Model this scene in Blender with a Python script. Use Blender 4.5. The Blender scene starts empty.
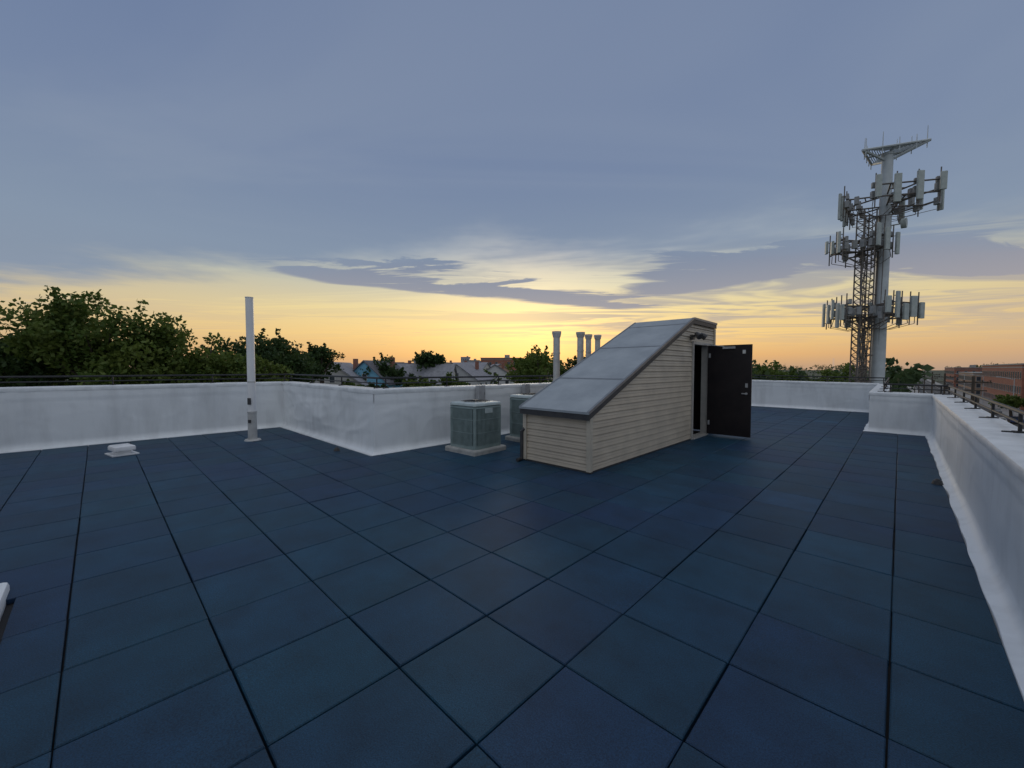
import bpy, math, random
import numpy as np
from mathutils import Vector, Matrix, noise
random.seed(7); rng=np.random.default_rng(7)
sc=bpy.context.scene
sc.view_settings.view_transform='Standard'; sc.view_settings.look='None'; sc.view_settings.exposure=0
YAW=math.radians(44.06); PITCH=math.radians(2.2); FPX=401.0; H=1.55
FW=Vector((-math.sin(YAW),math.cos(YAW),0)); RT=Vector((math.cos(YAW),math.sin(YAW),0))
GZ=-10.0
def W(d,l,z=0): 
    p=FW*d+RT*l; return Vector((p.x,p.y,z))
# ---------------- materials
def mat(name,col,rough=0.7,col2=None,nscale=3,ndet=4,bump=0.0,bscale=40,metal=0,spec=0.5,lo=0.35,hi=0.65,stretch=None,bdist=.02):
    ndet=min(ndet,4)
    m=bpy.data.materials.new(name); m.use_nodes=True; nt=m.node_tree; N=nt.nodes; L=nt.links
    b=N['Principled BSDF']; b.inputs['Roughness'].default_value=rough; b.inputs['Metallic'].default_value=metal
    b.inputs['Specular IOR Level'].default_value=spec
    b.inputs['Base Color'].default_value=(*col,1)
    tc=N.new('ShaderNodeTexCoord'); src=tc.outputs['Object']
    if stretch:
        mp=N.new('ShaderNodeMapping'); mp.inputs['Scale'].default_value=stretch; L.new(src,mp.inputs[0]); src=mp.outputs[0]
    if col2:
        n=N.new('ShaderNodeTexNoise'); n.inputs['Scale'].default_value=nscale; n.inputs['Detail'].default_value=ndet; n.inputs['Roughness'].default_value=.6
        L.new(src,n.inputs['Vector'])
        mr=N.new('ShaderNodeMapRange'); mr.inputs[1].default_value=lo; mr.inputs[2].default_value=hi; L.new(n.outputs[0],mr.inputs[0])
        mx=N.new('ShaderNodeMix'); mx.data_type='RGBA'; mx.inputs[6].default_value=(*col,1); mx.inputs[7].default_value=(*col2,1)
        L.new(mr.outputs[0],mx.inputs[0]); L.new(mx.outputs[2],b.inputs['Base Color'])
    if bump:
        n2=N.new('ShaderNodeTexNoise'); n2.inputs['Scale'].default_value=bscale; n2.inputs['Detail'].default_value=3; L.new(tc.outputs['Object'],n2.inputs['Vector'])
        bp=N.new('ShaderNodeBump'); bp.inputs['Strength'].default_value=bump; bp.inputs['Distance'].default_value=bdist; L.new(n2.outputs[0],bp.inputs['Height']); L.new(bp.outputs[0],b.inputs['Normal'])
    return m
def leafmat(name,c1,c2,c3):
    m=bpy.data.materials.new(name); m.use_nodes=True; nt=m.node_tree; N=nt.nodes; L=nt.links
    b=N['Principled BSDF']; b.inputs['Roughness'].default_value=.6; b.inputs['Specular IOR Level'].default_value=.25
    g=N.new('ShaderNodeNewGeometry'); tc=N.new('ShaderNodeTexCoord')
    n=N.new('ShaderNodeTexNoise'); n.inputs['Scale'].default_value=.7; n.inputs['Detail'].default_value=1; L.new(tc.outputs['Object'],n.inputs['Vector'])
    mr=N.new('ShaderNodeMapRange'); mr.inputs[1].default_value=.38; mr.inputs[2].default_value=.62; L.new(n.outputs[0],mr.inputs[0])
    a=N.new('ShaderNodeMix'); a.data_type='RGBA'; a.inputs[6].default_value=(*c1,1); a.inputs[7].default_value=(*c2,1); L.new(mr.outputs[0],a.inputs[0])
    mm=N.new('ShaderNodeMath'); mm.operation='MULTIPLY'; mm.inputs[1].default_value=.6; L.new(g.outputs['Random Per Island'],mm.inputs[0])
    c=N.new('ShaderNodeMix'); c.data_type='RGBA'; c.inputs[7].default_value=(*c3,1); L.new(mm.outputs[0],c.inputs[0]); L.new(a.outputs[2],c.inputs[6])
    L.new(c.outputs[2],b.inputs['Base Color'])
    tr=N.new('ShaderNodeBsdfTranslucent'); L.new(c.outputs[2],tr.inputs[0])
    ms=N.new('ShaderNodeMixShader'); ms.inputs[0].default_value=.4; L.new(b.outputs[0],ms.inputs[1]); L.new(tr.outputs[0],ms.inputs[2])
    L.new(ms.outputs[0],N['Material Output'].inputs[0])
    return m
MEM=mat('white_membrane',(.80,.82,.83),.42,(.62,.635,.64),1.0,4,.10,5,lo=.45,hi=.78,bdist=.03,stretch=(2.6,2.6,.6))
COPE=mat('coping_membrane',(.74,.76,.77),.5,(.58,.60,.61),4,4,.1,30)
RAILM=mat('rail_steel',(.025,.025,.028),.5,(.012,.012,.014),20,4,spec=.4)
RAILG=mat('galvanized',(.42,.43,.44),.4,(.3,.31,.32),20,4,metal=.7)
SID=mat('vinyl_siding',(.50,.43,.335),.5,(.41,.35,.275),2.5,5,.05,60)
TRIM=mat('siding_trim',(.52,.46,.37),.5,(.42,.38,.31),5,4)
RFM=mat('bulkhead_membrane',(.33,.365,.39),.5,(.245,.275,.30),1.6,4,.2,9)
SEAM=mat('membrane_seam',(.20,.22,.25),.6,(.15,.17,.19),6,4)
DARKM=mat('dark_fascia',(.03,.03,.034),.5,(.05,.05,.05),9,4)
DOOR=mat('door_paint',(.010,.007,.009),.5,(.016,.012,.013),5,4,.05,40,spec=.3)
BLK=mat('dark_interior',(.01,.01,.011),.9)
WPVC=mat('white_pvc',(.80,.80,.80),.35,(.66,.66,.67),3,4,stretch=(1,1,.3))
GPVC=mat('vent_pipe_metal',(.55,.55,.54),.45,(.40,.40,.39),5,4,metal=.2)
ACM=mat('ac_enamel',(.23,.295,.29),.4,(.17,.225,.22),6,4)
ACT=mat('ac_top',(.44,.51,.51),.4,(.36,.42,.42),8,4)
PAD=mat('equipment_pad',(.42,.42,.40),.85,(.3,.3,.29),8,4,.2,50)
COND=mat('copper_line_insulation',(.02,.02,.02),.8)
GBOX=mat('grey_enamel_box',(.38,.39,.40),.45,(.3,.3,.31),8,4)
BARK=mat('bark',(.10,.075,.055),.9,(.05,.04,.03),6,4,.6,15,stretch=(1,1,.2))
LF1=leafmat('leaves_green',(.060,.115,.022),(.11,.16,.032),(.17,.20,.045))
LF2=leafmat('leaves_dark',(.028,.062,.020),(.050,.092,.028),(.07,.105,.032))
LF3=leafmat('leaves_distant',(.042,.080,.032),(.070,.11,.042),(.07,.10,.042))
TWM=mat('tower_galvanized',(.52,.56,.58),.5,(.42,.46,.48),1.5,4,metal=.1)
ANT=mat('antenna_radome',(.44,.48,.46),.5,(.35,.39,.37),3,4)
TWD=mat('tower_steel_dark',(.13,.125,.12),.6,(.20,.165,.14),4,4,metal=.2)
RRU=mat('radio_unit_grey',(.22,.23,.23),.5,(.32,.32,.32),4,4)
GRASS=mat('ground_grass',(.035,.06,.025),.95,(.07,.07,.05),.03,4)
ASPH=mat('asphalt',(.05,.05,.052),.9,(.075,.075,.075),.6,4)
CONC=mat('concrete',(.34,.33,.31),.85,(.26,.25,.24),.8,4)
PAINT=mat('road_paint',(.7,.7,.68),.7,(.5,.5,.48),3,4)
GLASS=mat('window_glass',(.04,.05,.06),.1)
MEMB=mat('roof_membrane_floor',(.02,.02,.024),.8,(.012,.012,.014),2,4)

class MB:
    def __init__(s): s.v=[];s.f=[];s.m=[]
    def add(s,vs,fs,mi=0):
        o=len(s.v); s.v+= [tuple(x) for x in vs]; s.f+=[tuple(i+o for i in f) for f in fs]; s.m+=[mi]*len(fs)
    def box(s,c,sz,mi=0,rz=0,M=None):
        x,y,z=[a/2 for a in sz]; P=[Vector(p) for p in [(-x,-y,-z),(x,-y,-z),(x,y,-z),(-x,y,-z),(-x,-y,z),(x,-y,z),(x,y,z),(-x,y,z)]]
        R=M if M is not None else Matrix.Rotation(rz,3,'Z')
        s.add([R@p+Vector(c) for p in P],[(3,2,1,0),(4,5,6,7),(0,1,5,4),(1,2,6,5),(2,3,7,6),(3,0,4,7)],mi)
    def bev(s,c,sz,b,mi=0,rz=0):
        x,y,z=[a/2 for a in sz]; R=Matrix.Rotation(rz,3,'Z'); rings=[]
        n=4
        for (zz,ins) in [(-z,0),(z-b,0),(z-b*.3,b*.3),(z,b)]:
            r=[]
            for (sx,sy,a0) in [(1,1,0),(-1,1,90),(-1,-1,180),(1,-1,270)]:
                for k in range(n+1):
                    a=math.radians(a0+90*k/n); r.append(R@Vector((sx*(x-b)+math.cos(a)*(b-ins*.9),sy*(y-b)+math.sin(a)*(b-ins*.9),zz))+Vector(c))
            rings.append(r)
        m=len(rings[0]); vs=[p for r in rings for p in r]; fs=[]
        for i in range(3):
            for j in range(m): fs.append((i*m+j,i*m+(j+1)%m,(i+1)*m+(j+1)%m,(i+1)*m+j))
        fs.append(tuple(range(m-1,-1,-1))); fs.append(tuple(3*m+j for j in range(m)))
        s.add(vs,fs,mi)
    def cyl(s,p0,p1,r0,r1=None,n=12,mi=0,cap=True):
        if r1 is None:r1=r0
        p0=Vector(p0);p1=Vector(p1);d=(p1-p0)
        if d.length<1e-6:return
        d.normalize(); u=d.orthogonal().normalized(); w=d.cross(u)
        a=[math.tau*k/n for k in range(n)]
        vs=[p0+(u*math.cos(t)+w*math.sin(t))*r0 for t in a]+[p1+(u*math.cos(t)+w*math.sin(t))*r1 for t in a]
        fs=[(k,(k+1)%n,n+(k+1)%n,n+k) for k in range(n)]
        if cap: fs+=[tuple(range(n-1,-1,-1)),tuple(range(n,2*n))]
        s.add(vs,fs,mi)
    def build(s,name,mats,parent=None,smooth=False,loc=None):
        me=bpy.data.meshes.new(name); me.from_pydata(s.v,[],s.f); 
        for m in mats: me.materials.append(m)
        me.polygons.foreach_set('material_index',s.m)
        me.update()
        o=bpy.data.objects.new(name,me); sc.collection.objects.link(o)
        if smooth:
            me.polygons.foreach_set('use_smooth',[True]*len(me.polygons))
            try: me.set_sharp_from_angle(angle=math.radians(40))
            except Exception: pass
        if parent: o.parent=parent
        if loc: o.location=loc
        return o
def empty(name,loc=(0,0,0),rz=0):
    e=bpy.data.objects.new(name,None); sc.collection.objects.link(e); e.location=loc; e.rotation_euler=(0,0,rz); e.empty_display_size=.3; return e

# ---------------- ground, street
g=MB(); S=4000
g.add([(-S,-S,GZ),(S,-S,GZ),(S,S,GZ),(-S,S,GZ)],[(0,1,2,3)]); g.build('ground',[GRASS])
g=MB(); g.add([(7,-200,GZ+.004),(19,-200,GZ+.004),(19,1500,GZ+.004),(7,1500,GZ+.004)],[(0,1,2,3)]); g.build('road',[ASPH])
g=MB(); 
for y in range(-100,900,8): g.add([(12.93,y,GZ+.008),(13.07,y,GZ+.008),(13.07,y+3,GZ+.008),(12.93,y+3,GZ+.008)],[(0,1,2,3)])
for x in (9.4,16.6): g.add([(x-.06,-100,GZ+.008),(x+.06,-100,GZ+.008),(x+.06,900,GZ+.008),(x-.06,900,GZ+.008)],[(0,1,2,3)])
g.build('road_markings',[PAINT])
for a,b in ((3.5,7),(19,22)):
    g=MB(); g.box(((a+b)/2,650,GZ+.07),(b-a,1700,.14)); g.build('sidewalk',[CONC])

# ---------------- our building: roof deck
POLY=[(.56,-3.0,.93),(.56,13.3,.93),(-.53,13.3,.95),(-.53,19.0,1.0),(-6.8,19.0,1.08),(-6.8,3.45,1.15),(-11.9,3.45,1.17),(-11.9,-3.0,1.17)]
BR=mat('building_brick',(.30,.14,.10),.9,(.22,.10,.07),3,4)
g=MB()
g.box((-5.55,0.2,(GZ-.05)/2-.03),(12.95,6.9,-GZ-.1)); g.box((-3.15,11.4,(GZ-.05)/2-.03),(7.8,15.4,-GZ-.1)); 
g.build('apartment_building',[BR])
g=MB()
def sheet(x0,x1,y0,y1,z): g.add([(x0,y0,z),(x1,y0,z),(x1,y1,z),(x0,y1,z)],[(0,1,2,3)])
sheet(-11.95,.6,-3.05,3.5,-.04); sheet(-6.85,.6,3.5,19.05,-.04)
g.build('roof_membrane',[MEMB])
def tilemat():
    m=bpy.data.materials.new('rubber_paver'); m.use_nodes=True; nt=m.node_tree;N=nt.nodes;L=nt.links
    b=N['Principled BSDF']; b.inputs['Roughness'].default_value=.55; b.inputs['Specular IOR Level'].default_value=.3
    at=N.new('ShaderNodeAttribute'); at.attribute_name='tint'
    tc=N.new('ShaderNodeTexCoord')
    n=N.new('ShaderNodeTexNoise'); n.inputs['Scale'].default_value=.4; n.inputs['Detail'].default_value=3; L.new(tc.outputs['Object'],n.inputs['Vector'])
    n3=N.new('ShaderNodeTexNoise'); n3.inputs['Scale'].default_value=3.0; n3.inputs['Detail'].default_value=5; n3.inputs['Roughness'].default_value=.65; L.new(tc.outputs['Object'],n3.inputs['Vector'])
    n2=N.new('ShaderNodeTexNoise'); n2.inputs['Scale'].default_value=160; n2.inputs['Detail'].default_value=2; L.new(tc.outputs['Object'],n2.inputs['Vector'])
    hs=N.new('ShaderNodeMix'); hs.data_type='RGBA'; hs.blend_type='MIX'
    mr=N.new('ShaderNodeMapRange'); mr.inputs[1].default_value=.35;mr.inputs[2].default_value=.68;mr.inputs[3].default_value=0;mr.inputs[4].default_value=.55;L.new(n.outputs[0],mr.inputs[0])
    L.new(mr.outputs[0],hs.inputs[0]); L.new(at.outputs['Color'],hs.inputs[6]); hs.inputs[7].default_value=(.006,.048,.076,1)
    mu=N.new('ShaderNodeMix'); mu.data_type='RGBA'; mu.blend_type='MULTIPLY'; mu.inputs[0].default_value=1
    mr2=N.new('ShaderNodeMapRange'); mr2.inputs[1].default_value=.25;mr2.inputs[2].default_value=.75;mr2.inputs[3].default_value=.68;mr2.inputs[4].default_value=1.35;L.new(n3.outputs[0],mr2.inputs[0])
    mr3=N.new('ShaderNodeMapRange'); mr3.inputs[1].default_value=.3;mr3.inputs[2].default_value=.7;mr3.inputs[3].default_value=.55;mr3.inputs[4].default_value=1.45;L.new(n2.outputs[0],mr3.inputs[0])
    mm=N.new('ShaderNodeMath');mm.operation='MULTIPLY';L.new(mr2.outputs[0],mm.inputs[0]);L.new(mr3.outputs[0],mm.inputs[1])
    L.new(hs.outputs[2],mu.inputs[6]); L.new(mm.outputs[0],mu.inputs[7]); L.new(mu.outputs[2],b.inputs['Base Color'])
    bp=N.new('ShaderNodeBump'); bp.inputs['Strength'].default_value=.5; bp.inputs['Distance'].default_value=.003; L.new(n2.outputs[0],bp.inputs['Height']); L.new(bp.outputs[0],b.inputs['Normal'])
    return m
g=MB(); T=.61; tint=[]
x0=-1.22; y0=1.05
def clipbox(a,b,lo,hi): return max(a,lo),min(b,hi)
for i in range(-19,5):
    for j in range(-8,32):
        ax,bx=x0+i*T,x0+(i+1)*T; ay,by=y0+j*T,y0+(j+1)*T
        cx,cy=(ax+bx)/2,(ay+by)/2
        ax,bx=clipbox(ax,bx,-11.78,.46)
        if cx<-6.95 : lo,hi=-2.9,3.33
        else: lo,hi=-2.9,18.9
        if cx>-.6 : hi=min(hi,13.2)
        if -4.5<cx<-1.3: lo=-.43
        ay,by=clipbox(ay,by,lo,hi)
        if cx<-6.69 and cy>3.3: continue
        if ay>3.3: ax=max(ax,-6.69)
        if bx-ax<.03 or by-ay<.03: continue
        gp=.0032+random.random()*.0022; jx=random.uniform(-.002,.002); jy=random.uniform(-.002,.002)
        ax+=gp+jx;bx-=gp-jx;ay+=gp+jy;by-=gp-jy; c=.005
        zt=[random.uniform(-.0015,.0015)+random.uniform(-.001,.001) for _ in range(4)]
        vs=[(ax,ay,-.035),(bx,ay,-.035),(bx,by,-.035),(ax,by,-.035),(ax,ay,-c),(bx,ay,-c),(bx,by,-c),(ax,by,-c),
            (ax+c,ay+c,zt[0]),(bx-c,ay+c,zt[1]),(bx-c,by-c,zt[2]),(ax+c,by-c,zt[3])]
        fs=[(0,1,5,4),(1,2,6,5),(2,3,7,6),(3,0,4,7),(4,5,9,8),(5,6,10,9),(6,7,11,10),(7,4,8,11),(8,9,10,11)]
        g.add(vs,fs)
        k=random.random(); b=random.uniform(.82,1.15)
        if random.random()<.05: b*=1.35
        col=(.0075*b,(.026+.014*k)*b,(.070+.008*k)*b,1)
        tint+= [col]*12
o=g.build('rubber_paver_deck',[tilemat()])
ca=o.data.color_attributes.new('tint','FLOAT_COLOR','POINT'); ca.data.foreach_set('color',np.array(tint,dtype=np.float32).ravel())

# parapet
n=len(POLY); MIT=[]
for i in range(n):
    a=Vector(POLY[i-1][:2]);b=Vector(POLY[i][:2]);c=Vector(POLY[(i+1)%n][:2])
    d1=(b-a).normalized();d2=(c-b).normalized()
    n1=Vector((d1.y,-d1.x));n2=Vector((d2.y,-d2.x))
    MIT.append((n1+n2)/(1+n1.dot(n2)))
def nz(x,y,z): return noise.noise(Vector((x,y,z)))
def ridge(x,y,z): return max(0,1-abs(nz(x,y,z))*6)**1.5
for i in range(n):
    a=POLY[i];b=POLY[(i+1)%n]; ma=MIT[i];mb=MIT[(i+1)%n]
    L_=math.hypot(b[0]-a[0],b[1]-a[1]); K=max(2,int(L_/.035)); 
    dx,dy=(b[0]-a[0])/L_,(b[1]-a[1])/L_; nx,ny=-dy,dx
    NV=26
    rows=[(-.11,-.03),(-.10,.004),(-.045,.02),(-.018,.05)]+[(0,.09+ (1-.09)*t) for t in [k/NV for k in range(NV+1)]]
    g=MB(); vs=[]; amp={5:.05,4:.03}.get(i,.016)
    wr={5:.75,4:.45,6:.22}.get(i,.22)
    nr=len(rows)+2
    for k in range(K+1):
        t=k/K; h=a[2]+(b[2]-a[2])*t
        base=Vector(a[:2]).lerp(Vector(b[:2]),t); m=ma.lerp(mb,t)
        fade=min(1,min(t,1-t)*L_/.25)
        for r,(off,zz) in enumerate(rows):
            z=zz*h if r>3 else zz
            p=base+m*off
            s=t*L_
            dd=0
            if r>=2:
                w=math.sin(min(1,max(0,z/h))*math.pi)**.6
                dd=amp*fade*w*(nz(s*.7+i*9,z*1.0,1)+.3*nz(s*2.2+z*1.8,z*2.0-s,5+i))
                dd+=fade*w*.018*wr*(ridge(s*.6+z*1.3,z*1.5-s*.35,7+i)+.7*ridge(s*1.1-z*1.4,z*1.1+s*.6,11+i)+.6*ridge(s*.3,z*2.2+s*.1,17+i))
                q=(s/3.05)%1
                if abs(q-.5)<.025: dd+=.006
                if z>=h*.82: dd+=.008
            elif r<2: dd=.03*fade*nz(s*1.7,0,9+i)
            vs.append((p.x+nx*dd,p.y+ny*dd,z))
        p=base+m*.30; vs.append((p.x,p.y,h)); vs.append((p.x,p.y,-.6))
    fs=[]
    for k in range(K):
        for r in range(nr-1):
            q0=k*nr+r; fs.append((q0,q0+1,q0+nr+1,q0+nr))
    g.add(vs,fs)
    def pt(t,off,z):
        base=Vector(a[:2]).lerp(Vector(b[:2]),t); m=ma.lerp(mb,t); p=base+m*off; return (p.x,p.y,z)
    prof=[(-.015,-.06),(-.022,.0),(-.012,.016),(.02,.022),(.30,.03),(.325,.02),(.325,-.09)]
    vs=[];
    for k in range(K+1):
        t=k/K; h=a[2]+(b[2]-a[2])*t
        for off,z in prof: vs.append(pt(t,off+.004*nz(t*L_*1.5,1,i),h+z+.005*nz(t*L_*2,off*3,i)))
    m_=len(prof); fs=[]
    for k in range(K):
        for r in range(m_-1): q0=k*m_+r; fs.append((q0,q0+1,q0+m_+1,q0+m_))
    g.add(vs,fs,1)
    g.build('parapet_wall',[MEM,COPE],smooth=True)
    g=MB(); 
    for dz,rr in ((.10,.012),(.20,.019)):
        g.cyl(pt(0,.25,a[2]+dz+.02),pt(1,.25,b[2]+dz+.02),rr,n=8)
    np_=max(1,round(L_/1.5))
    for k in range(np_+1):
        t=min(max(k/np_,.12/L_),1-.12/L_); h=a[2]+(b[2]-a[2])*t
        g.cyl(pt(t,.25,h+.01),pt(t,.25,h+.22),.014,n=8); 
        q=pt(t,.25,h+.035); g.box(q,(.09,.09,.012))
        g.cyl(pt(t,.25,h+.03),pt(t,.14,h+.03),.01,n=6)
    g.build('guard_rail',[RAILM])
g=MB(); g.bev((-2.98,-1.83,.01),(3.0,2.72,.10),.03); g.bev((-2.85,-1.95,.14),(3.0,2.66,.30),.04); g.build('membrane_curb',[MEM],smooth=True)

P=empty('white_standpipe',(-10.04,2.3,0))
g=MB(); g.cyl((0,0,0),(0,0,3.06),.075,n=20); g.cyl((0,0,3.06),(0,0,3.075),.082,n=20); g.build('pipe',[WPVC],P,True)
g=MB(); g.cyl((0,0,0),(0,0,.62),.088,.084,n=20); g.cyl((0,0,0),(0,0,.03),.16,.14,n=20); g.cyl((0,0,.60),(0,0,.63),.092,n=20)
g.cyl((0,0,1.25),(0,0,1.28),.08,n=20); g.build('boot',[GPVC],P,True)
g=MB(); g.box((.07,-.065,.85),(.07,.012,.14),rz=.78); g.box((.072,-.068,.42),(.06,.012,.07),rz=.78); g.build('label',[DARKM],P)
P=empty('roof_vent',(-10.1,.27,0),.2)
g=MB(); g.box((0,0,.012),(.46,.36,.02)); g.bev((0,0,.05),(.26,.2,.08),.02); g.bev((0,0,.125),(.40,.30,.08),.035); g.build('vent_cap',[WPVC],P,True)
for (x,y) in ((-7.6,3.1),(.40,7.8)):
    g=MB(); g.cyl((x,y,0),(x,y,.05),.06,.045); g.cyl((x,y,.05),(x,y,.07),.03,.02)
    g.build('roof_drain_strainer',[DARKM])
for (x,y,h,r) in ((-5.54,7.16,2.38,.075),(-6.02,8.79,2.5,.085),(-6.26,9.53,2.5,.075),(-6.51,10.4,2.55,.08)):
    P=empty('vent_pipe',(x,y,0)); g=MB(); g.cyl((0,0,0),(0,0,h-.12),r,n=16); g.cyl((0,0,0),(0,0,.12),r*1.6,r*1.1,n=16); g.cyl((0,0,h-.5),(0,0,h-.47),r*1.12,n=16); g.build('pipe',[GPVC],P,True)
    g=MB(); g.cyl((0,0,h-.13),(0,0,h-.05),r*1.15,r*1.35,n=16); g.cyl((0,0,h-.05),(0,0,h),r*1.4,r*1.4,n=16); g.build('rain_cap',[GPVC],P,True)

COIL=mat('coil',(.035,.04,.04),.6,(.06,.065,.06),30,3)
def ac(x,y,h,w,rz):
    P=empty('air_conditioner_unit',(x,y,0),rz)
    g=MB(); g.bev((0,0,.045),(w+.14,w+.14,.09),.03); g.build('pad',[PAD],P)
    g=MB(); g.bev((0,0,.13),(w,w,.08),.05); g.bev((0,0,h-.07),(w+.01,w+.01,.05),.05)
    q=w/2-.035
    for sx in(-1,1):
        for sy in(-1,1): g.cyl((sx*q,sy*q,.12),(sx*q,sy*q,h-.06),.034,n=12)
    ns=17
    for k in range(ns):
        t=-q+.05+(2*q-.1)*k/(ns-1)
        for s_ in(-1,1):
            g.box((t,s_*(w/2-.012),(h+.06)/2),(.018,.02,h-.2)); g.box((s_*(w/2-.012),t,(h+.06)/2),(.02,.018,h-.2))
    for z in (.38,.62):
        for s_ in(-1,1):
            g.box((0,s_*(w/2-.006),z),(w-.08,.012,.012)); g.box((s_*(w/2-.006),0,z),(.012,w-.08,.012))
    g.build('louvered_cabinet',[ACM],P,True)
    g=MB(); g.box((0,0,(h+.06)/2),(w-.07,w-.07,h-.22)); g.build('coil',[COIL],P)
    g=MB(); g.bev((0,0,h-.02),(w+.02,w+.02,.055),.05); g.build('top_cover',[ACT],P,True)
    g=MB()
    for k in range(1,8):
        r=k*.037*w/.75
        for j in range(24):
            a0=math.tau*j/24;a1=math.tau*(j+1)/24
            g.cyl((r*math.cos(a0),r*math.sin(a0),h+.022),(r*math.cos(a1),r*math.sin(a1),h+.022),.004,n=4,cap=False)
    for j in range(8):
        a=math.tau*j/8; g.cyl((0,0,h+.03),(.28*math.cos(a),.28*math.sin(a),h+.018),.005,n=4)
    g.cyl((0,0,h+.01),(0,0,h+.04),.06,n=16); g.build('fan_guard',[DARKM],P)
    g=MB(); g.box((w/2+.004,.0,h-.14),(.004,.2,.09)); g.build('nameplate',[ACT],P)
    g=MB(); pts=[(-w/2,.2,.25),(-w/2-.15,.2,.2),(-w/2-.2,.2,.05),(-w/2-.3,.25,.03)]
    for a,b in zip(pts,pts[1:]): g.cyl(a,b,.022,n=8)
    g.build('refrigerant_line',[COND],P,True)
ac(-5.78,4.98,.92,.70,.04); ac(-5.72,6.55,.98,.72,-.03)
for (y,z,hh) in ((5.9,1.0,.36),(7.4,1.0,.34)):
    P=empty('electrical_disconnect_box',(-6.68,y,z)); g=MB(); g.bev((0,0,0),(.11,.2,hh),.015); g.box((.06,0,.0),(.012,.16,hh*.8)); g.build('enclosure',[GBOX],P)
    g=MB(); g.cyl((0,0,-hh/2),(0,0,-z+.05),.014,n=8); g.box((.065,.06,0),(.03,.02,.06)); g.build('conduit',[RAILG],P)

# ---------------- stair bulkhead
X1=-3.27;X0=-4.51;YA=5.02;YP=8.93;YB=10.36;ZE=.86;ZP=2.53; DY0,DY1,DZ=9.02,9.92,2.08
P=empty('stair_bulkhead')
def yst(z): return YA if z<=ZE else YA+(z-ZE)*(YP-YA)/(ZP-ZE)
g=MB(); RW=.105; pr=.026
z=.03
while z<ZP-.005:
    z1=min(z+RW,ZP-.002)
    for (xs,sg) in ((X1,1),(X0,-1)):
        segs=[(yst(z),yst(z1),YB,YB)]
        if sg==1 and z<DZ-.01:
            segs=[(yst(z),yst(z1),DY0-.06,DY0-.06),(DY1+.06,DY1+.06,YB,YB)]
        for s0,s1,e0,e1 in segs:
            if e0-s0<.02: continue
            s1=min(s1,e1-.005)
            g.add([(xs+sg*pr,s0,z),(xs+sg*pr,e0,z),(xs+sg*pr*.55,e1,z+(z1-z)*.5),(xs+sg*pr*.55,(s0+s1)/2,z+(z1-z)*.5),(xs+sg*pr*.8,e1,z+(z1-z)*.53),(xs+sg*pr*.8,(s0+s1)/2,z+(z1-z)*.53),(xs,e1,z1),(xs,s1,z1),(xs,s0,z),(xs,e0,z)],
                  [(0,1,2,3),(3,2,4,5),(5,4,6,7),(8,9,1,0)] if sg==1 else [(3,2,1,0),(5,4,2,3),(7,6,4,5),(0,1,9,8)])
    if z<ZE-.01:
        zz=min(z1,ZE)
        g.add([(X0,YA-pr,z),(X1,YA-pr,z),(X1,YA-pr*.55,(z+zz)/2),(X0,YA-pr*.55,(z+zz)/2),(X1,YA-pr*.8,(z+zz)/2+.003),(X0,YA-pr*.8,(z+zz)/2+.003),(X1,YA,zz),(X0,YA,zz),(X0,YA,z),(X1,YA,z)],[(0,1,2,3),(3,2,4,5),(5,4,6,7),(8,9,1,0)])
    g.add([(X0,YB+pr,z),(X1,YB+pr,z),(X1,YB,z1),(X0,YB,z1),(X0,YB,z),(X1,YB,z)],[(3,2,1,0),(0,1,5,4)])
    z=z1
g.build('clapboard_siding',[SID],P)
g=MB()
g.box((X1+.012,YA-.012,ZE/2+.01),(.07,.07,ZE-.03)); g.box((X0-.012,YA-.012,ZE/2+.01),(.07,.07,ZE-.03))
g.box((X1+.012,YB+.012,ZP/2),(.07,.07,ZP-.06)); g.box((X0-.012,YB+.012,ZP/2),(.07,.07,ZP-.06))
g.build('corner_trim',[TRIM],P)
g=MB(); g.box(((X0+X1)/2,YA-.005,.012),(X1-X0+.1,.05,.03)); g.box((X1+.005,(YA+DY0)/2,.014),(.05,DY0-YA-.1,.026)); g.build('base_flashing',[DARKM],P)
ov=.07; sl=(ZP-ZE)/(YP-YA)
def slab(x0,x1,pts,th,mi,g):
    m=len(pts); vs=[(x0,y,z) for y,z in pts]+[(x1,y,z) for y,z in pts]+[(x0,y,z-th) for y,z in pts]+[(x1,y,z-th) for y,z in pts]; fs=[]
    for k in range(m-1):
        fs+=[(k,m+k,m+k+1,k+1),(2*m+k+1,3*m+k+1,3*m+k,2*m+k),(k,k+1,2*m+k+1,2*m+k),(m+k+1,m+k,3*m+k,3*m+k+1)]
    fs+=[(0,2*m,3*m,m),(m-1,2*m-1,4*m-1,3*m-1)]
    g.add(vs,fs,mi)
tp=[(YA-.12,ZE-.12*sl+.11),(YP,ZP+.11),(YB+.06,ZP+.10)]
g=MB(); slab(X0-ov,X1+ov,tp,.035,0,g); g.build('roof_membrane_cover',[RFM],P)
g=MB(); slab(X0-ov+.01,X1+ov-.01,[(y+.012,z-.036) for y,z in tp[:1]]+[(tp[1][0],tp[1][1]-.036),(tp[2][0]-.01,tp[2][1]-.036)],.085,0,g); g.build('fascia',[DARKM],P)
g=MB()
for y in (5.95,7.35,8.55):
    z=ZE+(y-YA)*sl+.11
    g.add([(X0-ov+.002,y,z+.004),(X1+ov-.002,y,z+.004),(X1+ov-.002,y+.035,z+.035*sl+.006),(X0-ov+.002,y+.035,z+.035*sl+.006)],[(0,1,2,3)])
for xx in (X0-ov+.002,X1+ov-.042):
    g.add([(xx,YA-.118,tp[0][1]+.0075),(xx+.04,YA-.118,tp[0][1]+.0075),(xx+.04,YP,tp[1][1]+.0075),(xx,YP,tp[1][1]+.0075)],[(0,1,2,3)],0)
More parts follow.
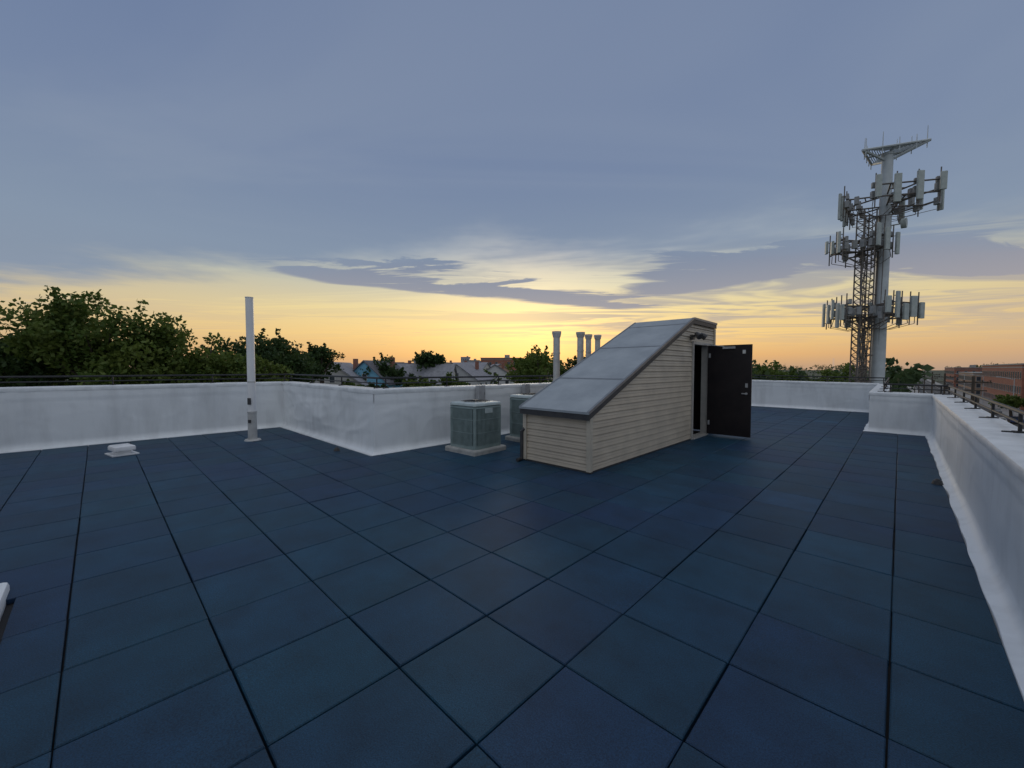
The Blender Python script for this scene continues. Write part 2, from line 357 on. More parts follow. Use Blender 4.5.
g.build('roof_seams',[SEAM],P)
g=MB(); 
for xx in (X1+ov+.004,):
    g.add([(xx,YA-.12,tp[0][1]-.03),(xx,YP,tp[1][1]-.03),(xx,YP,tp[1][1]+.012),(xx,YA-.12,tp[0][1]+.012)],[(0,1,2,3)])
    g.add([(xx,YP,tp[1][1]-.03),(xx,YB+.06,tp[2][1]-.03),(xx,YB+.06,tp[2][1]+.012),(xx,YP,tp[1][1]+.012)],[(0,1,2,3)])
g.build('metal_edge',[mat('edge_metal',(.22,.20,.19),.4,(.15,.14,.14),8,4)],P)
g=MB()
g.box((X1-.03,DY0-.03,DZ/2),(.16,.06,DZ)); g.box((X1-.03,DY1+.03,DZ/2),(.16,.06,DZ)); g.box((X1-.03,(DY0+DY1)/2,DZ+.031),(.16,DY1-DY0+.12,.06)); g.box((X1-.03,(DY0+DY1)/2,.015),(.2,DY1-DY0,.03))
g.build('door_frame',[mat('frame_paint',(.42,.40,.37),.5,(.34,.33,.31),5,4)],P)
g=MB(); g.box((X0+.5,9.62,1.2),(.02,1.38,2.4)); g.box((X0+.5+.35,8.9,1.1),(.68,.02,2.2)); g.box((X0+.85,YB-.06,1.2),(.68,.02,2.3)); g.box(((X0+X1)/2,9.6,-.005),(1.15,1.4,.02)); g.build('interior',[BLK],P)
g=MB(); g.box((X1+.05+.45,DY1-.02,DZ/2+.02),(.90,.045,DZ-.04)); 
g.build('door_leaf',[DOOR],P)
g=MB(); g.cyl((X1+.86,DY1-.04,1.0),(X1+.86,DY1-.10,1.0),.025,n=12); g.cyl((X1+.86,DY1-.10,1.0),(X1+.78,DY1-.10,1.0),.012,n=8); g.box((X1+.86,DY1-.046,1.18),(.05,.008,.09)); g.box((X1+.09,DY1-.03,1.85),(.04,.05,.1)); g.box((X1+.09,DY1-.03,.3),(.04,.05,.1))
g.box((X1+.5,DY1-.07,2.02),(.25,.05,.05)); g.cyl((X1+.4,DY1-.08,2.05),(X1+.05,DY1-.3,2.10),.01,n=6)
g.build('door_hardware',[GBOX],P)
g=MB(); g.box((X1+.80,DY1-.0445,1.92),(.06,.004,.08)); g.build('door_notice',[PAINT],P)
g=MB(); g.box((X1+.05,8.88,2.22),(.07,.10,.10)); 
for s_ in(-1,1):
    g.cyl((X1+.08,8.88+s_*.04,2.24),(X1+.20,8.88+s_*.13,2.27),.015,n=8); g.cyl((X1+.17,8.88+s_*.12,2.29),(X1+.27,8.88+s_*.17,2.21),.04,.07,n=12)
g.build('flood_light',[DARKM],P)
g=MB(); g.cyl((X0-.06,YA-.06,.02),(X0-.06,YA-.06,.50),.03,n=10); g.cyl((X0-.06,YA-.06,.5),(X0-.02,YA-.03,.54),.03,n=10); g.cyl((X0-.06,YA-.06,.03),(X0-.03,YA-.2,.03),.03,n=10); g.build('drain_pipe',[DARKM],P,True)

# ---------------- cell tower
TW=W(33.2,30.2); P=empty('cell_tower',(TW.x,TW.y,0),YAW)
P.rotation_euler=(Matrix.Rotation(YAW,3,'Z')@Matrix.Rotation(.014,3,'Y')).to_euler()
g=MB(); 
zs=[GZ,-2,6,13,18.9]; rs=[.62,.52,.46,.40,.36]
for k in range(4): g.cyl((0,0,zs[k]),(0,0,zs[k+1]),rs[k],rs[k+1],n=18,cap=False); g.cyl((0,0,zs[k+1]-.1),(0,0,zs[k+1]+.1),rs[k+1]+.05,n=18)
g.build('monopole',[TWM],P,True)
g=MB(); r=random.Random(3)
for lx in (-.95,-1.95):
    for ly in (-.35,.35): g.cyl((lx,ly,GZ),(lx,ly,14.3),.055,n=6)
z=GZ;
while z<14:
    for ly in(-.35,.35):
        g.cyl((-.95,ly,z),(-1.95,ly,z+.55),.03,n=4); g.cyl((-1.95,ly,z),(-.95,ly,z+.55),.03,n=4); g.cyl((-1.95,ly,z),(-.95,ly,z),.03,n=4)
    g.cyl((-.95,-.35,z),(-.95,.35,z),.03,n=4); g.cyl((-1.95,-.35,z),(-1.95,.35,z+.55),.03,n=4)
    if int(z*2)%5==0: g.cyl((-1.0,0,z),(-.3,0,z),.05,n=6)
    z+=.55
for k in range(16):
    x=-1.85+.06*k; y=r.uniform(-.25,.25); top=r.choice([13.9,11.2,6.2,4.9]); pts=[Vector((x+r.uniform(-.1,.1),y+r.uniform(-.08,.08),zz)) for zz in np.linspace(GZ,top,16)]
    for a,b in zip(pts,pts[1:]): g.cyl(a,b,.035,n=5,cap=False)
for k in range(7):
    a=r.uniform(0,6.28); g.cyl((.47*math.cos(a)+0,.47*math.sin(a),-6),(.44*math.cos(a+.2),.44*math.sin(a+.2),14),.025,n=5)
g.build('cable_lattice',[TWD],P)
def platform(z,R,ph,nper,ah,spread,off=(0,0)):
    g=MB(); A=MB(); Q=MB(); c=Vector((off[0],off[1],0))
    for s_ in range(3):
        th=ph+s_*math.tau/3; nrm=Vector((math.cos(th),math.sin(th),0)); tg=Vector((-nrm.y,nrm.x,0))
        for dz in(-.45,.45):
            g.cyl(c+nrm*R-tg*spread+Vector((0,0,z+dz)),c+nrm*R+tg*spread+Vector((0,0,z+dz)),.06,n=6)
            g.cyl(c+Vector((0,0,z+dz)),c+nrm*R+tg*spread*.5+Vector((0,0,z+dz)),.06,n=6); g.cyl(c+Vector((0,0,z+dz)),c+nrm*R-tg*spread*.5+Vector((0,0,z+dz)),.06,n=6)
            g.cyl(c+nrm*R*.55-tg*spread*.28+Vector((0,0,z+dz)),c+nrm*R*.55+tg*spread*.28+Vector((0,0,z+dz)),.04,n=6)
        for q in range(7):
            t=.35+.6*q/6; g.cyl(c+nrm*R*t-tg*spread*.5*t+Vector((0,0,z-.45)),c+nrm*R*t+tg*spread*.5*t+Vector((0,0,z-.45)),.03,n=4)
        g.cyl(c+Vector((0,0,z-1.3)),c+nrm*R+Vector((0,0,z-.45)),.05,n=6)
        for k in range(nper):
            t=-1+2*k/(nper-1); p=c+nrm*(R+.08)+tg*spread*t; 
            g.cyl(p+Vector((0,0,z-1.25)),p+Vector((0,0,z+1.3)),.045,n=6)
            h_=ah*r.choice([1,1,.8,.62]); w_=r.choice([.3,.38,.46]); zz=z+r.uniform(-.35,.4)
            q=p+nrm*.26+tg*r.uniform(-.08,.08)
            A.bev((q.x,q.y,zz),(.18,w_,h_),.05,rz=th+r.uniform(-.3,.3)); 
            g.cyl(p+Vector((0,0,zz+h_*.35)),q+Vector((0,0,zz+h_*.35)),.03,n=5); g.cyl(p+Vector((0,0,zz-h_*.35)),q+Vector((0,0,zz-h_*.35)),.03,n=5)
            q=p-nrm*.2; Q.bev((q.x,q.y,z+r.uniform(-.6,.0)),(.26,.38,.55),.03,rz=th)
            if r.random()<.8: Q.bev((q.x,q.y,z+r.uniform(.35,.7)),(.2,.32,.42),.03,rz=th)
            if r.random()<.5: Q.bev((q.x-nrm.x*.6,q.y-nrm.y*.6,z-.1),(.3,.3,.6),.03,rz=th)
            a=q+Vector((0,0,z-.5)); b=a+Vector((r.uniform(-.2,.2),0,-.6)); cc=Vector((-.9,0,z-1.3))
            g.cyl(a,b,.025,n=4); g.cyl(b,cc.lerp(b,.5)+Vector((0,0,-.3)),.025,n=4); g.cyl(cc.lerp(b,.5)+Vector((0,0,-.3)),cc,.025,n=4)
    return g,A,Q
for (z,R,ph,npr,ah,sp,off) in ((15.2,2.4,.25,4,2.1,2.0,(.1,0)),(11.5,1.6,2.9,3,1.7,1.0,(-1.9,0)),(6.2,2.2,.75,5,2.0,1.7,(-.9,0))):
    g,A,Q=platform(z,R,ph,npr,ah,sp,off=off); g.build('antenna_frame',[TWD],P); A.build('panel_antennas',[ANT],P); Q.build('radio_units',[RRU],P)
g=MB(); z=18.7
tri=[Vector((2.5*math.cos(a),2.5*math.sin(a),z+.5+dz)) for a,dz in ((-2.95,-.25),(-.5,.25),(1.25,.1))]
for k in range(3):
    a,b=tri[k],tri[(k+1)%3]; g.cyl(a,b,.09,n=6); g.cyl(Vector((0,0,z-.35)),a,.11,n=6)
    g.cyl(Vector((0,0,z+.3)),a.lerp(b,.5),.07,n=6)
    for q in range(9):
        c=Vector((0,0,z+.5)); t=.15+.8*q/8; g.cyl(c.lerp(a,t),c.lerp(b,t),.035,n=4)
    for t in (.05,.3,.55,.8): 
        p=a.lerp(b,t); hh=r.choice([.9,1.2,.6]); g.cyl(p,p+Vector((0,0,hh)),.035,.02,n=5); g.cyl(p+Vector((0,0,-.5)),p,.035,n=5)
g.build('top_frame',[TWM],P)
g=MB(); g.cyl((.9,-.5,13.2),(1.1,-.75,13.2),.38,.40,n=20); g.cyl((.4,0,13.2),(.9,-.5,13.2),.05,n=6); g.build('microwave_dish',[ANT],P,True)

# ---------------- trees
def leaves(centers,radii,per,size,rs,flat=.85,pw=.45):
    V=[]
    for (c,rd,nn) in zip(centers,radii,per):
        u=rs.normal(size=(nn,3)); u/=np.linalg.norm(u,axis=1)[:,None]; rr=rd*(rs.random(nn)**pw)*rs.uniform(.8,1.3,nn)
        p=c+u*rr[:,None]*np.array([1,1,flat])
        a=rs.normal(size=(nn,3)); a/=np.linalg.norm(a,axis=1)[:,None]; b=np.cross(a,rs.normal(size=(nn,3))); b/=np.linalg.norm(b,axis=1)[:,None]
        s=size*rs.uniform(.6,1.3,(nn,1))
        V.append(np.stack([p-a*s*.5,p+b*s*.32,p+a*s*.5,p-b*s*.32],1))
    return np.concatenate(V).reshape(-1,3)
def leafobj(name,V,m,parent=None):
    me=bpy.data.meshes.new(name); nv=len(V); nf=nv//4
    me.vertices.add(nv); me.vertices.foreach_set('co',V.astype(np.float32).ravel()); me.loops.add(nv); me.loops.foreach_set('vertex_index',np.arange(nv,dtype=np.int32))
    me.polygons.add(nf); me.polygons.foreach_set('loop_start',np.arange(0,nv,4,dtype=np.int32)); me.polygons.foreach_set('loop_total',np.full(nf,4,dtype=np.int32))
    me.materials.append(m); me.update(calc_edges=True)
    o=bpy.data.objects.new(name,me); sc.collection.objects.link(o)
    if parent:o.parent=parent
    return o
def tree(name,d,l,top,rad,m,nleaf,lsize,seed,ht=.8,ncl=150):
    rs=np.random.default_rng(seed); b=W(d,l,GZ); P=empty(name,b); hgt=top-GZ; cz=hgt-rad*ht
    g=MB(); tb=cz-rad*ht*.55
    g.cyl((0,0,0),(0.1,0,tb*.5),.34,.27,n=10); g.cyl((.1,0,tb*.5),(0,.1,tb),.27,.22,n=10)
    cs=[];rd=[]
    lobes=[]
    for k in range(9):
        u=rs.normal(size=3); u/=np.linalg.norm(u); u[2]=abs(u[2])*.9-.15
        lobes.append((u*rad*.50*np.array([1,1,ht]),rad*rs.uniform(.40,.55)))
    lobes.append((np.array([0,0,rad*ht*.3]),rad*.6))
    for k in range(ncl):
        c0,r0=lobes[k%len(lobes)]
        u=rs.normal(size=3); u/=np.linalg.norm(u)
        c=c0+u*r0*rs.uniform(.35,1.05)*np.array([1,1,.85]); c[2]+=cz; cs.append(c); rd.append(rad*rs.uniform(.07,.19))
        if k<26:
            mid=Vector((c[0]*.4,c[1]*.4,(tb+c[2])/2+.2)); g.cyl((0,.1,tb-.3*rs.random()),mid,.10,.06,n=6); g.cyl(mid,Vector(c),.06,.02,n=5)
        if rs.random()<.16:
            for q in range(4):
                e=c+u*rad*.045*(q+1)+np.array([0,0,.025*q*rad]); 
                if e[2]>cz-rad*.5: cs.append(e); rd.append(rad*.04)
    tot=sum(x**2 for x in rd); per=[max(10,int(nleaf*x**2/tot)) for x in rd]
    g.build('trunk_and_limbs',[BARK],P,True)
    leafobj('foliage',leaves(cs,rd,per,lsize,rs),m,P)
tree('deciduous_tree',20,-20.3,5.5,4.8,LF1,22000,.23,1,ht=.78)
tree('deciduous_tree',19,-24.8,4.1,3.6,LF2,9000,.24,2)
tree('deciduous_tree',27,-32,4.3,4.2,LF1,7000,.3,12)
tree('deciduous_tree',22,-16.9,3.3,3.1,LF1,9000,.22,13)
tree('deciduous_tree',22,-13.9,2.5,1.7,LF1,3000,.2,23)
tree('deciduous_tree',30,-18.2,4.5,3.9,LF2,12000,.26,3)
tree('deciduous_tree',42,-20,4.4,3.0,LF2,5000,.3,4)
tree('deciduous_tree',60,-19.5,3.6,4.2,LF2,4000,.45,5)
tree('deciduous_tree',70,-14.6,5.0,3.6,LF2,4000,.45,6)
tree('deciduous_tree',48,3.5,4.3,4.6,LF1,5500,.38,7)
tree('deciduous_tree',52,8.6,3.6,4.0,LF2,5000,.38,8)
tree('deciduous_tree',60,39,2.6,4.7,LF1,5000,.42,9)
tree('deciduous_tree',55,45,2.0,4.2,LF1,5000,.42,10)
tree('deciduous_tree',62,34,2.4,4.4,LF2,4500,.42,14)
tree('deciduous_tree',85,106,-3.6,2.8,LF1,3000,.4,11)
for k,(d,l,t,R) in enumerate(((50,-17,.2,2.5),(52,-21,.3,2.6),(55,-12.5,.5,3),(66,-17.5,1.6,3),(64,-10,1.2,3),(72,-20.5,1.9,3.4),(78,-12,1.8,3.2),(84,-5.5,1.8,3.5),(60,-27,1.6,3.5),(74,-31,2.4,4))):
    tree('deciduous_tree',d,l,t,R,LF1 if k%3 else LF2,2600,.42,40+k,ncl=70)
rs=np.random.default_rng(5); cs=[];rd=[];per=[]
for k in range(1100):
    az=math.radians(rs.uniform(-70,70)); dist=85+ (rs.random()**.9)*900
    if rs.random()<.12 and az>math.radians(15): dist=rs.uniform(50,90)
    p=(FW*math.cos(az)+RT*math.sin(az))*dist
    if 1<p.x<36: continue
    if dist<110 and -30<math.degrees(az)<0 : continue
    hh=rs.uniform(8.0,12.3)+ (dist/170 if dist>250 else 0)+(1.5 if az>.4 else 0); R=rs.uniform(2.5,5.5)
    for j in range(6):
        cs.append(np.array([p.x+rs.uniform(-R,R)*.8,p.y+rs.uniform(-R,R)*.8,GZ+hh-R*.35-rs.random()*R*1.1])); rd.append(R*rs.uniform(.3,.55)); per.append(26 if dist<300 else 14)
V=leaves(cs,rd,per,1.0,rs); leafobj('distant_trees',V,LF3)

# ---------------- houses
def house(d,l,w,dp,eave,peak,colw,colr,rz,nm='house'):
    eave+=1.5;peak+=1.3
    b=W(d,l,GZ); P=empty(nm,b,rz); he=eave-GZ; hp=peak-GZ
    wm=mat('house_wall',colw,.8,tuple(c*.85 for c in colw),1,4,stretch=(1,1,6)); rm=mat('house_roof',colr,.9,tuple(c*.7 for c in colr),2,4)
    g=MB(); g.box((0,0,he/2),(w,dp,he)); g.add([(-w/2,-dp/2,he),(w/2,-dp/2,he),(0,-dp/2,hp),(-w/2,dp/2,he),(w/2,dp/2,he),(0,dp/2,hp)],[(0,1,2),(4,3,5)]); g.build('walls',[wm],P)
    g=MB(); o_=.35; sl=(hp-he)/(w/2)
    for s_ in(-1,1):
        e=(s_*(w/2+o_),he-sl*o_)
        vs=[(e[0],-dp/2-o_,e[1]),(e[0],dp/2+o_,e[1]),(0,dp/2+o_,hp),(0,-dp/2-o_,hp)]; vs+=[(x,y,z+.16) for x,y,z in vs]
        g.add(vs,[(0,1,2,3),(4,5,6,7),(0,1,5,4),(1,2,6,5),(2,3,7,6),(3,0,4,7)])
    g.box((w*.2,dp*.15,hp-.1),(.6,.6,1.6),1)
    g.build('roof_and_chimney',[rm,BR],P)
    g=MB()
    for zz in (1.6,4.6,he-1.3):
        for t in (-.3,0,.3):
            for s_ in(-1,1):
                g.box((t*w,s_*(dp/2+.02),zz),(.9,.06,1.4),0); g.box((t*w,s_*(dp/2+.03),zz),(.75,.07,1.25),1); g.box((s_*(w/2+.02),t*dp,zz),(.06,.9,1.4),0); g.box((s_*(w/2+.03),t*dp,zz),(.07,.75,1.25),1)
    g.box((0,-dp/2-.02,he+.8),(.8,.06,1.0),0); g.box((0,-dp/2-.03,he+.8),(.65,.07,.85),1)
    g.build('windows',[PAINT,GLASS],P)
DG=(.16,.16,.18);LG=(.30,.30,.33);BRN=(.18,.15,.12)
H_=[(62,-20.4,7,9,-2.0,1.3,(.20,.48,.66),DG,.6),(58,-24.6,8,9,-2.2,1.0,(.45,.44,.42),LG,.9),(70,-15.2,8,10,-2.4,.9,(.65,.64,.6),LG,2.3),(80,-9,8,10,-2,1.0,(.6,.6,.6),LG,.5),
(52,-30,8,10,-2.6,.3,(.4,.38,.34),DG,.75),(90,-18,9,11,-2,1.4,(.7,.7,.68),BRN,1.8),(100,-28,9,11,-2,1.6,(.42,.40,.38),DG,.4),(110,-12,9,11,-1,1.8,(.65,.62,.56),LG,2.0),(75,-27,8,10,-2,1.0,(.5,.36,.28),DG,.75),
(96,-4,9,11,-2,1.1,(.6,.6,.6),DG,.8),(130,-22,9,12,-1,2.2,(.5,.5,.5),LG,.7),(120,-38,9,12,-1,2.0,(.6,.58,.55),BRN,2.1),(68,-36,8,10,-2.4,.8,(.5,.5,.48),DG,2.2),(130,-5,10,12,-1.5,1.6,(.45,.3,.24),LG,1)]
for h_ in H_: house(*h_)
def block(nm,loc,w,dp,h,mw,rz=0,fl=3):
    P=empty(nm,(loc.x,loc.y,GZ),rz); g=MB(); g.box((0,0,h/2),(w,dp,h)); g.build('walls',[mw],P)
    g=MB(); g.box((0,0,h+.15),(w+.5,dp+.5,.35)); g.box((0,0,h-.7),(w+.2,dp+.2,.25)); g.box((w*.2,dp*.1,h+1.1),(2.5,2.5,1.6)); g.build('cornice',[CONC],P)
    g=MB(); fh=(h-1)/fl
    for f in range(fl):
        zz=fh*(f+.55)
        for k in range(int(w/3)):
            x=-w/2+1.5+3*k
            for s_ in(-1,1): g.box((x,s_*(dp/2+.0),zz),(1.3,.14,1.9),0); g.box((x,s_*(dp/2+.04),zz),(1.1,.14,1.7),1); g.box((x,s_*(dp/2+.1),zz-1),(1.5,.2,.15),0)
        for k in range(int(dp/3)):
            y=-dp/2+1.5+3*k
            for s_ in(-1,1): g.box((s_*(w/2),y,zz),(.14,1.3,1.9),0); g.box((s_*(w/2+.04),y,zz),(.14,1.1,1.7),1); g.box((s_*(w/2+.1),y,zz-1),(.2,1.5,.15),0)
    g.build('windows',[CONC,GLASS],P)
BR2=mat('red_brick',(.34,.14,.09),.9,(.25,.10,.07),1.5,4); BR3=mat('tan_brick',(.38,.25,.17),.9,(.28,.18,.13),1.5,4); HZB=mat('hazed_grey',(.34,.35,.38),.9,(.28,.29,.32),.5,4)  # last one: distance haze painted into the blue-grey walls of far buildings
block('brick_building',Vector((30,200,0)),15,70,12.6,BR2); block('brick_building',Vector((29,140,0)),13,32,9.2,BR3,fl=2); block('brick_building',Vector((30,290,0)),15,60,9.5,BR3); block('brick_building',Vector((30,380,0)),15,70,12,BR2)
p=W(200,-6,0); block('brick_building',p,18,14,16.5,BR2,YAW,4); p=W(240,10,0); block('brick_building',p,22,16,17,BR3,YAW,4)
for (d,l,w,h) in ((420,-42,16,20),(520,-110,20,24),(700,-140,22,34),(760,-60,20,26),(900,-30,30,28),(820,-190,18,32),(600,-20,26,22),(650,-75,14,30)):
    block('distant_building',W(d,l),w,14,h,HZB,YAW,5)
for y in (60,95,130,170,215,270,330):
    P=empty('utility_pole',(5.2,y,GZ)); g=MB(); g.cyl((0,0,0),(0,0,10.8),.17,.11,n=8); g.box((0,0,10.2),(2.4,.1,.12)); g.box((0,0,9.4),(1.8,.1,.12)); g.cyl((.25,0,8.2),(.25,0,9.0),.2,n=8)
    for x in(-1.1,-.6,.6,1.1): g.cyl((x,0,10.26),(x,0,10.42),.05,n=6)
    g.build('pole',[BARK],P)
g=MB(); ys=(60,95,130,170,215,270,330)
for a,b in zip(ys,ys[1:]):
    for x in (-1.1,-.6,.6,1.1):
        for k in range(8):
            t0,t1=k/8,(k+1)/8; s=lambda t:-.9*4*t*(1-t)
            g.cyl((5.2+x,a+(b-a)*t0,GZ+10.42+s(t0)),(5.2+x,a+(b-a)*t1,GZ+10.42+s(t1)),.02,n=3,cap=False)
g.build('power_lines',[COND])
for y in (70,110,155,205,260):
    P=empty('street_lamp',(20,y,GZ)); g=MB(); g.cyl((0,0,0),(0,0,9),.11,.06,n=8); g.cyl((0,0,8.9),(-2.2,0,9.5),.05,n=6); g.bev((-2.5,0,9.5),(.8,.3,.14),.04); g.build('post',[TWM],P)
def car(x,y,col,flip):
    P=empty('parked_car' if x in(8.2,17.8) else 'car',(x,y,GZ),math.pi if flip else 0)
    pm=mat('car_paint',col,.25,tuple(c*.9 for c in col),3,3,metal=.3)
    prof=[(-2.2,.35),(-2.2,.8),(-1.9,.95),(-1.5,.98),(-.9,1.42),(.5,1.45),(1.1,1.0),(2.0,.85),(2.25,.65),(2.25,.35)]
    g=MB(); m=len(prof); vs=[(-.88 if z<1.1 else -.7,yy,z) for yy,z in prof]+[(.88 if z<1.1 else .7,yy,z) for yy,z in prof]
    g.add(vs,[tuple(range(m)),tuple(range(2*m-1,m-1,-1))]+[(k,m+k,m+(k+1)%m,(k+1)%m)[::-1] for k in range(m)]); g.build('body',[pm],P)
    g=MB(); g.add([(-.8,-1.42,1.06),(.8,-1.42,1.06),(.68,-.97,1.39),(-.68,-.97,1.39)],[(0,1,2,3)]); g.add([(-.8,1.08,1.05),(.8,1.08,1.05),(.68,.58,1.42),(-.68,.58,1.42)],[(3,2,1,0)])
    for s_ in(-1,1): g.add([(s_*.87,-1.3,1.02),(s_*.87,.95,1.02),(s_*.73,.45,1.38),(s_*.73,-.85,1.38)],[(0,1,2,3)])
    g.build('windows',[GLASS],P)
    g=MB()
    for sx in(-1,1):
        for yy in(-1.4,1.4): g.cyl((sx*.7,yy,.33),(sx*.92,yy,.33),.33,n=14)
    g.build('wheels',[COND],P)
cols=[(.5,.5,.5),(.03,.03,.03),(.6,.6,.6),(.3,.03,.02),(.05,.08,.2),(.2,.2,.2)]
for k,(x,y) in enumerate([(8.2,50),(8.2,58),(8.2,75),(8.2,92),(11,85),(15,100),(15,130),(11,140),(17.8,110),(17.8,118),(17.8,135),(17.8,160),(11,190),(15,210)]): car(x,y,cols[k%6],x<13)

# ---------------- world
SUNAZ=Vector((FW*math.cos(.05)+RT*math.sin(.05))).normalized(); SE=math.radians(6)
w=bpy.data.worlds.new('World'); sc.world=w; w.use_nodes=True; nt=w.node_tree; N=nt.nodes; L=nt.links; N.clear()
try: w.cycles.sampling_method='MANUAL'; w.cycles.sample_map_resolution=256
except Exception: pass
def sk(x,s):
    if isinstance(x,(int,float)): s.default_value=x
    else: L.new(x,s)
def M(op,a,b=None,c=None):
    n=N.new('ShaderNodeMath'); n.operation=op; sk(a,n.inputs[0]); 
    if b is not None: sk(b,n.inputs[1])
    if c is not None: sk(c,n.inputs[2])
    return n.outputs[0]
def SM(x,a,b,lo=0,hi=1):
    n=N.new('ShaderNodeMapRange'); n.interpolation_type='SMOOTHSTEP'; sk(x,n.inputs[0]); n.inputs[1].default_value=a;n.inputs[2].default_value=b;n.inputs[3].default_value=lo;n.inputs[4].default_value=hi; return n.outputs[0]
def MX(f,a,b,bt='MIX'):
    n=N.new('ShaderNodeMix'); n.data_type='RGBA'; n.blend_type=bt; sk(f,n.inputs[0])
    for x,i in((a,6),(b,7)):
        if isinstance(x,tuple): n.inputs[i].default_value=(*x,1)
        else: L.new(x,n.inputs[i])
    return n.outputs[2]
def RAMP(x,st):
    n=N.new('ShaderNodeValToRGB'); L.new(x,n.inputs[0]); e=n.color_ramp.elements
    while len(e)<len(st): e.new(.5)
    for k,(p_,c) in enumerate(st): e[k].position=p_; e[k].color=(*c,1)
    return n.outputs[0]
def DOT(v,vec):
    n=N.new('ShaderNodeVectorMath'); n.operation='DOT_PRODUCT'; L.new(v,n.inputs[0]); n.inputs[1].default_value=vec; return n.outputs['Value']
def NOI(v,scale,det,rough=.55,mp=None,dist=0):
    if mp:
        q=N.new('ShaderNodeMapping'); q.inputs['Scale'].default_value=mp[0]; q.inputs['Location'].default_value=mp[1]; q.inputs['Rotation'].default_value=(0,0,mp[2]); L.new(v,q.inputs[0]); v=q.outputs[0]
    n=N.new('ShaderNodeTexNoise'); n.noise_dimensions='2D'; n.inputs['Scale'].default_value=scale;n.inputs['Detail'].default_value=det;n.inputs['Roughness'].default_value=rough; n.inputs['Distortion'].default_value=dist; L.new(v,n.inputs['Vector']); return n.outputs[0]
tc=N.new('ShaderNodeTexCoord').outputs['Generated']
a=DOT(tc,FW);l=DOT(tc,RT);z=DOT(tc,(0,0,1)); zc=M('MAXIMUM',z,.02)
pa=M('DIVIDE',a,zc);pl=M('DIVIDE',l,zc)
cb=N.new('ShaderNodeCombineXYZ'); L.new(pl,cb.inputs[0]);L.new(pa,cb.inputs[1]); p=cb.outputs[0]
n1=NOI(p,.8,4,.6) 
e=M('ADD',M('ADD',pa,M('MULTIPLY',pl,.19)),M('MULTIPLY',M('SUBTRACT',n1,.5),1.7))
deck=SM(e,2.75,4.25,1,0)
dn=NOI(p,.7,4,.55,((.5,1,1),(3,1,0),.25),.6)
deckc=RAMP(z,[(0,(.27,.31,.37)),(.25,(.235,.30,.40)),(.42,(.180,.24,.37)),(.68,(.140,.195,.335)),(.80,(.38,.42,.52)),(1,(.95,.97,1.0))])  # top stops brighten the unseen zenith, added to light roof and walls
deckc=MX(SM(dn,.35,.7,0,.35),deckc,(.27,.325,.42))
deckc=MX(SM(a,-.6,.0,1,0),deckc,(.44,.48,.54))  # unseen sky behind the camera lifted as added fill on the walls
hz=M('SQRT',M('SUBTRACT',1.0001,M('MULTIPLY',z,z))); azd=M('DIVIDE',DOT(tc,SUNAZ),hz)
clr=RAMP(M('MULTIPLY',z,3.3),[(0,(.48,.31,.20)),(.10,(.72,.41,.17)),(.25,(.85,.57,.22)),(.45,(.80,.64,.31)),(.65,(.58,.57,.43)),(.9,(.34,.40,.46))])
clr=MX(SM(azd,.45,1,.42,0),clr,(.36,.33,.32))
sky=N.new('ShaderNodeTexSky'); sky.sky_type='NISHITA'; sky.sun_disc=False; sky.sun_elevation=SE; sky.sun_rotation=math.atan2(SUNAZ.x,SUNAZ.y); sky.dust_density=2
clr=MX(.010,clr,sky.outputs[0])
wn=NOI(p,1.1,6,.62,((.5,1.25,1),(7,2,0),-.25),.5)
wpn=M('SUBTRACT',wn,.5)
wpa=M('ADD',pa,M('MULTIPLY',wpn,2.2)); wpl=M('ADD',pl,M('MULTIPLY',M('SUBTRACT',dn,.5),1.6))
c1=M('ADD',4.1,M('MULTIPLY',M('ADD',pl,2.37),.55)); q=M('DIVIDE',M('SUBTRACT',wpa,c1),.60); s1=M('EXPONENT',M('MULTIPLY',M('MULTIPLY',q,q),-1))
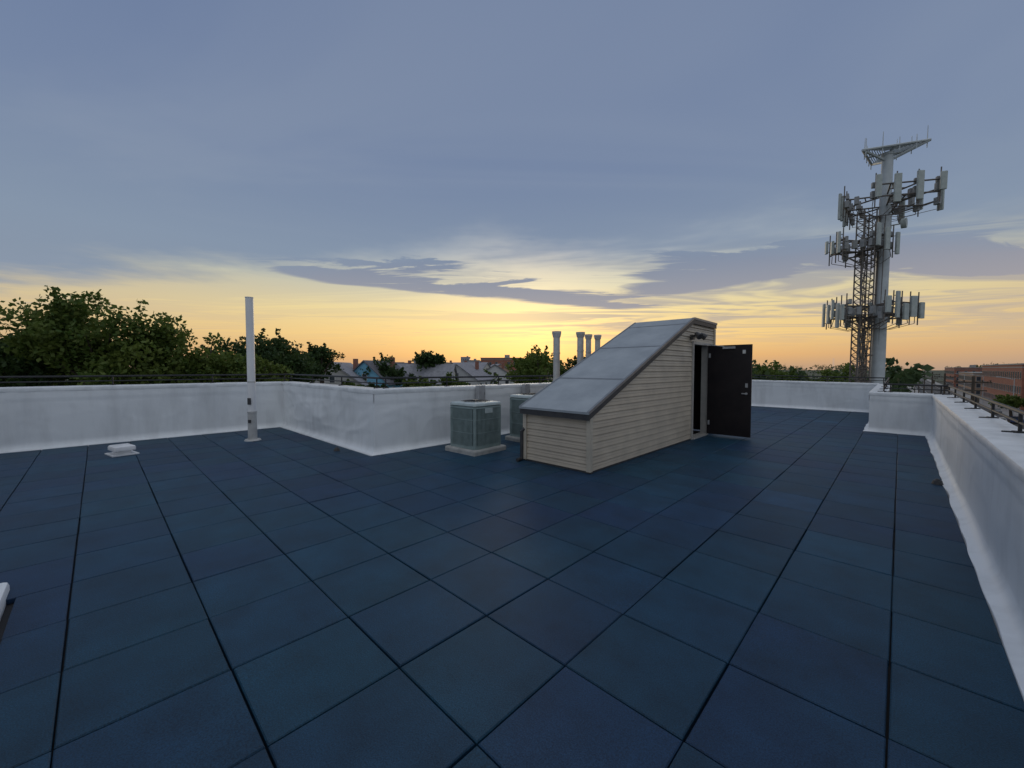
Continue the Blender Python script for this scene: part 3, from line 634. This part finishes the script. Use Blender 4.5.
s1=M('MULTIPLY',s1,M('MULTIPLY',SM(pl,-2.9,-2.0),SM(pl,1.4,2.8,1,0)))
def blob(cx,cy,rx,ry):
    x=M('DIVIDE',M('SUBTRACT',wpl,cx),rx); y=M('DIVIDE',M('SUBTRACT',wpa,cy),ry)
    return M('EXPONENT',M('MULTIPLY',M('ADD',M('MULTIPLY',x,x),M('MULTIPLY',y,y)),-1))
s2=blob(2.15,4.3,.95,1.3); s3=blob(4.7,3.75,1.5,.55); s4=blob(-.9,3.95,.45,.22)
ss=M('ADD',M('ADD',s1,M('MULTIPLY',s2,1.25)),M('ADD',M('MULTIPLY',s3,1.25),s4))
cm=SM(M('ADD',M('MULTIPLY',ss,.78),M('MULTIPLY',wpn,1.5)),.22,.55)
w2=NOI(p,.42,4,.65,((.6,1.7,1),(1,5,0),-.3),.5)
cm2=M('MULTIPLY',SM(w2,.42,.60),SM(pl,-2,3,.25,.95)); cm2=M('MULTIPLY',cm2,SM(z,.03,.12))
cm=M('MAXIMUM',cm,M('MULTIPLY',cm2,.75))
clr=MX(M('MULTIPLY',cm,.94),clr,MX(SM(z,.05,.3),(.40,.36,.37),(.18,.24,.355)))
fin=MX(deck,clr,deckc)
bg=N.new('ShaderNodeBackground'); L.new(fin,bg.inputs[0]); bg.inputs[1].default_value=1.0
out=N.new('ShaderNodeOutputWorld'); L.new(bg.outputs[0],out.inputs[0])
ld=bpy.data.lights.new('sun','SUN'); ld.energy=.5; ld.angle=math.radians(25); ld.color=(1,.88,.70)
lo=bpy.data.objects.new('sun',ld); sc.collection.objects.link(lo)
sd=Vector((SUNAZ.x*math.cos(SE),SUNAZ.y*math.cos(SE),math.sin(SE))); lo.rotation_euler=sd.to_track_quat('Z','Y').to_euler()
cd=bpy.data.cameras.new('camera'); cam=bpy.data.objects.new('camera',cd); sc.collection.objects.link(cam); sc.camera=cam
cd.lens=36*FPX/1024; cd.sensor_width=36; cd.clip_start=.05; cd.clip_end=8000
cam.location=(0,0,H); cam.rotation_euler=(math.pi/2-PITCH,0,YAW)
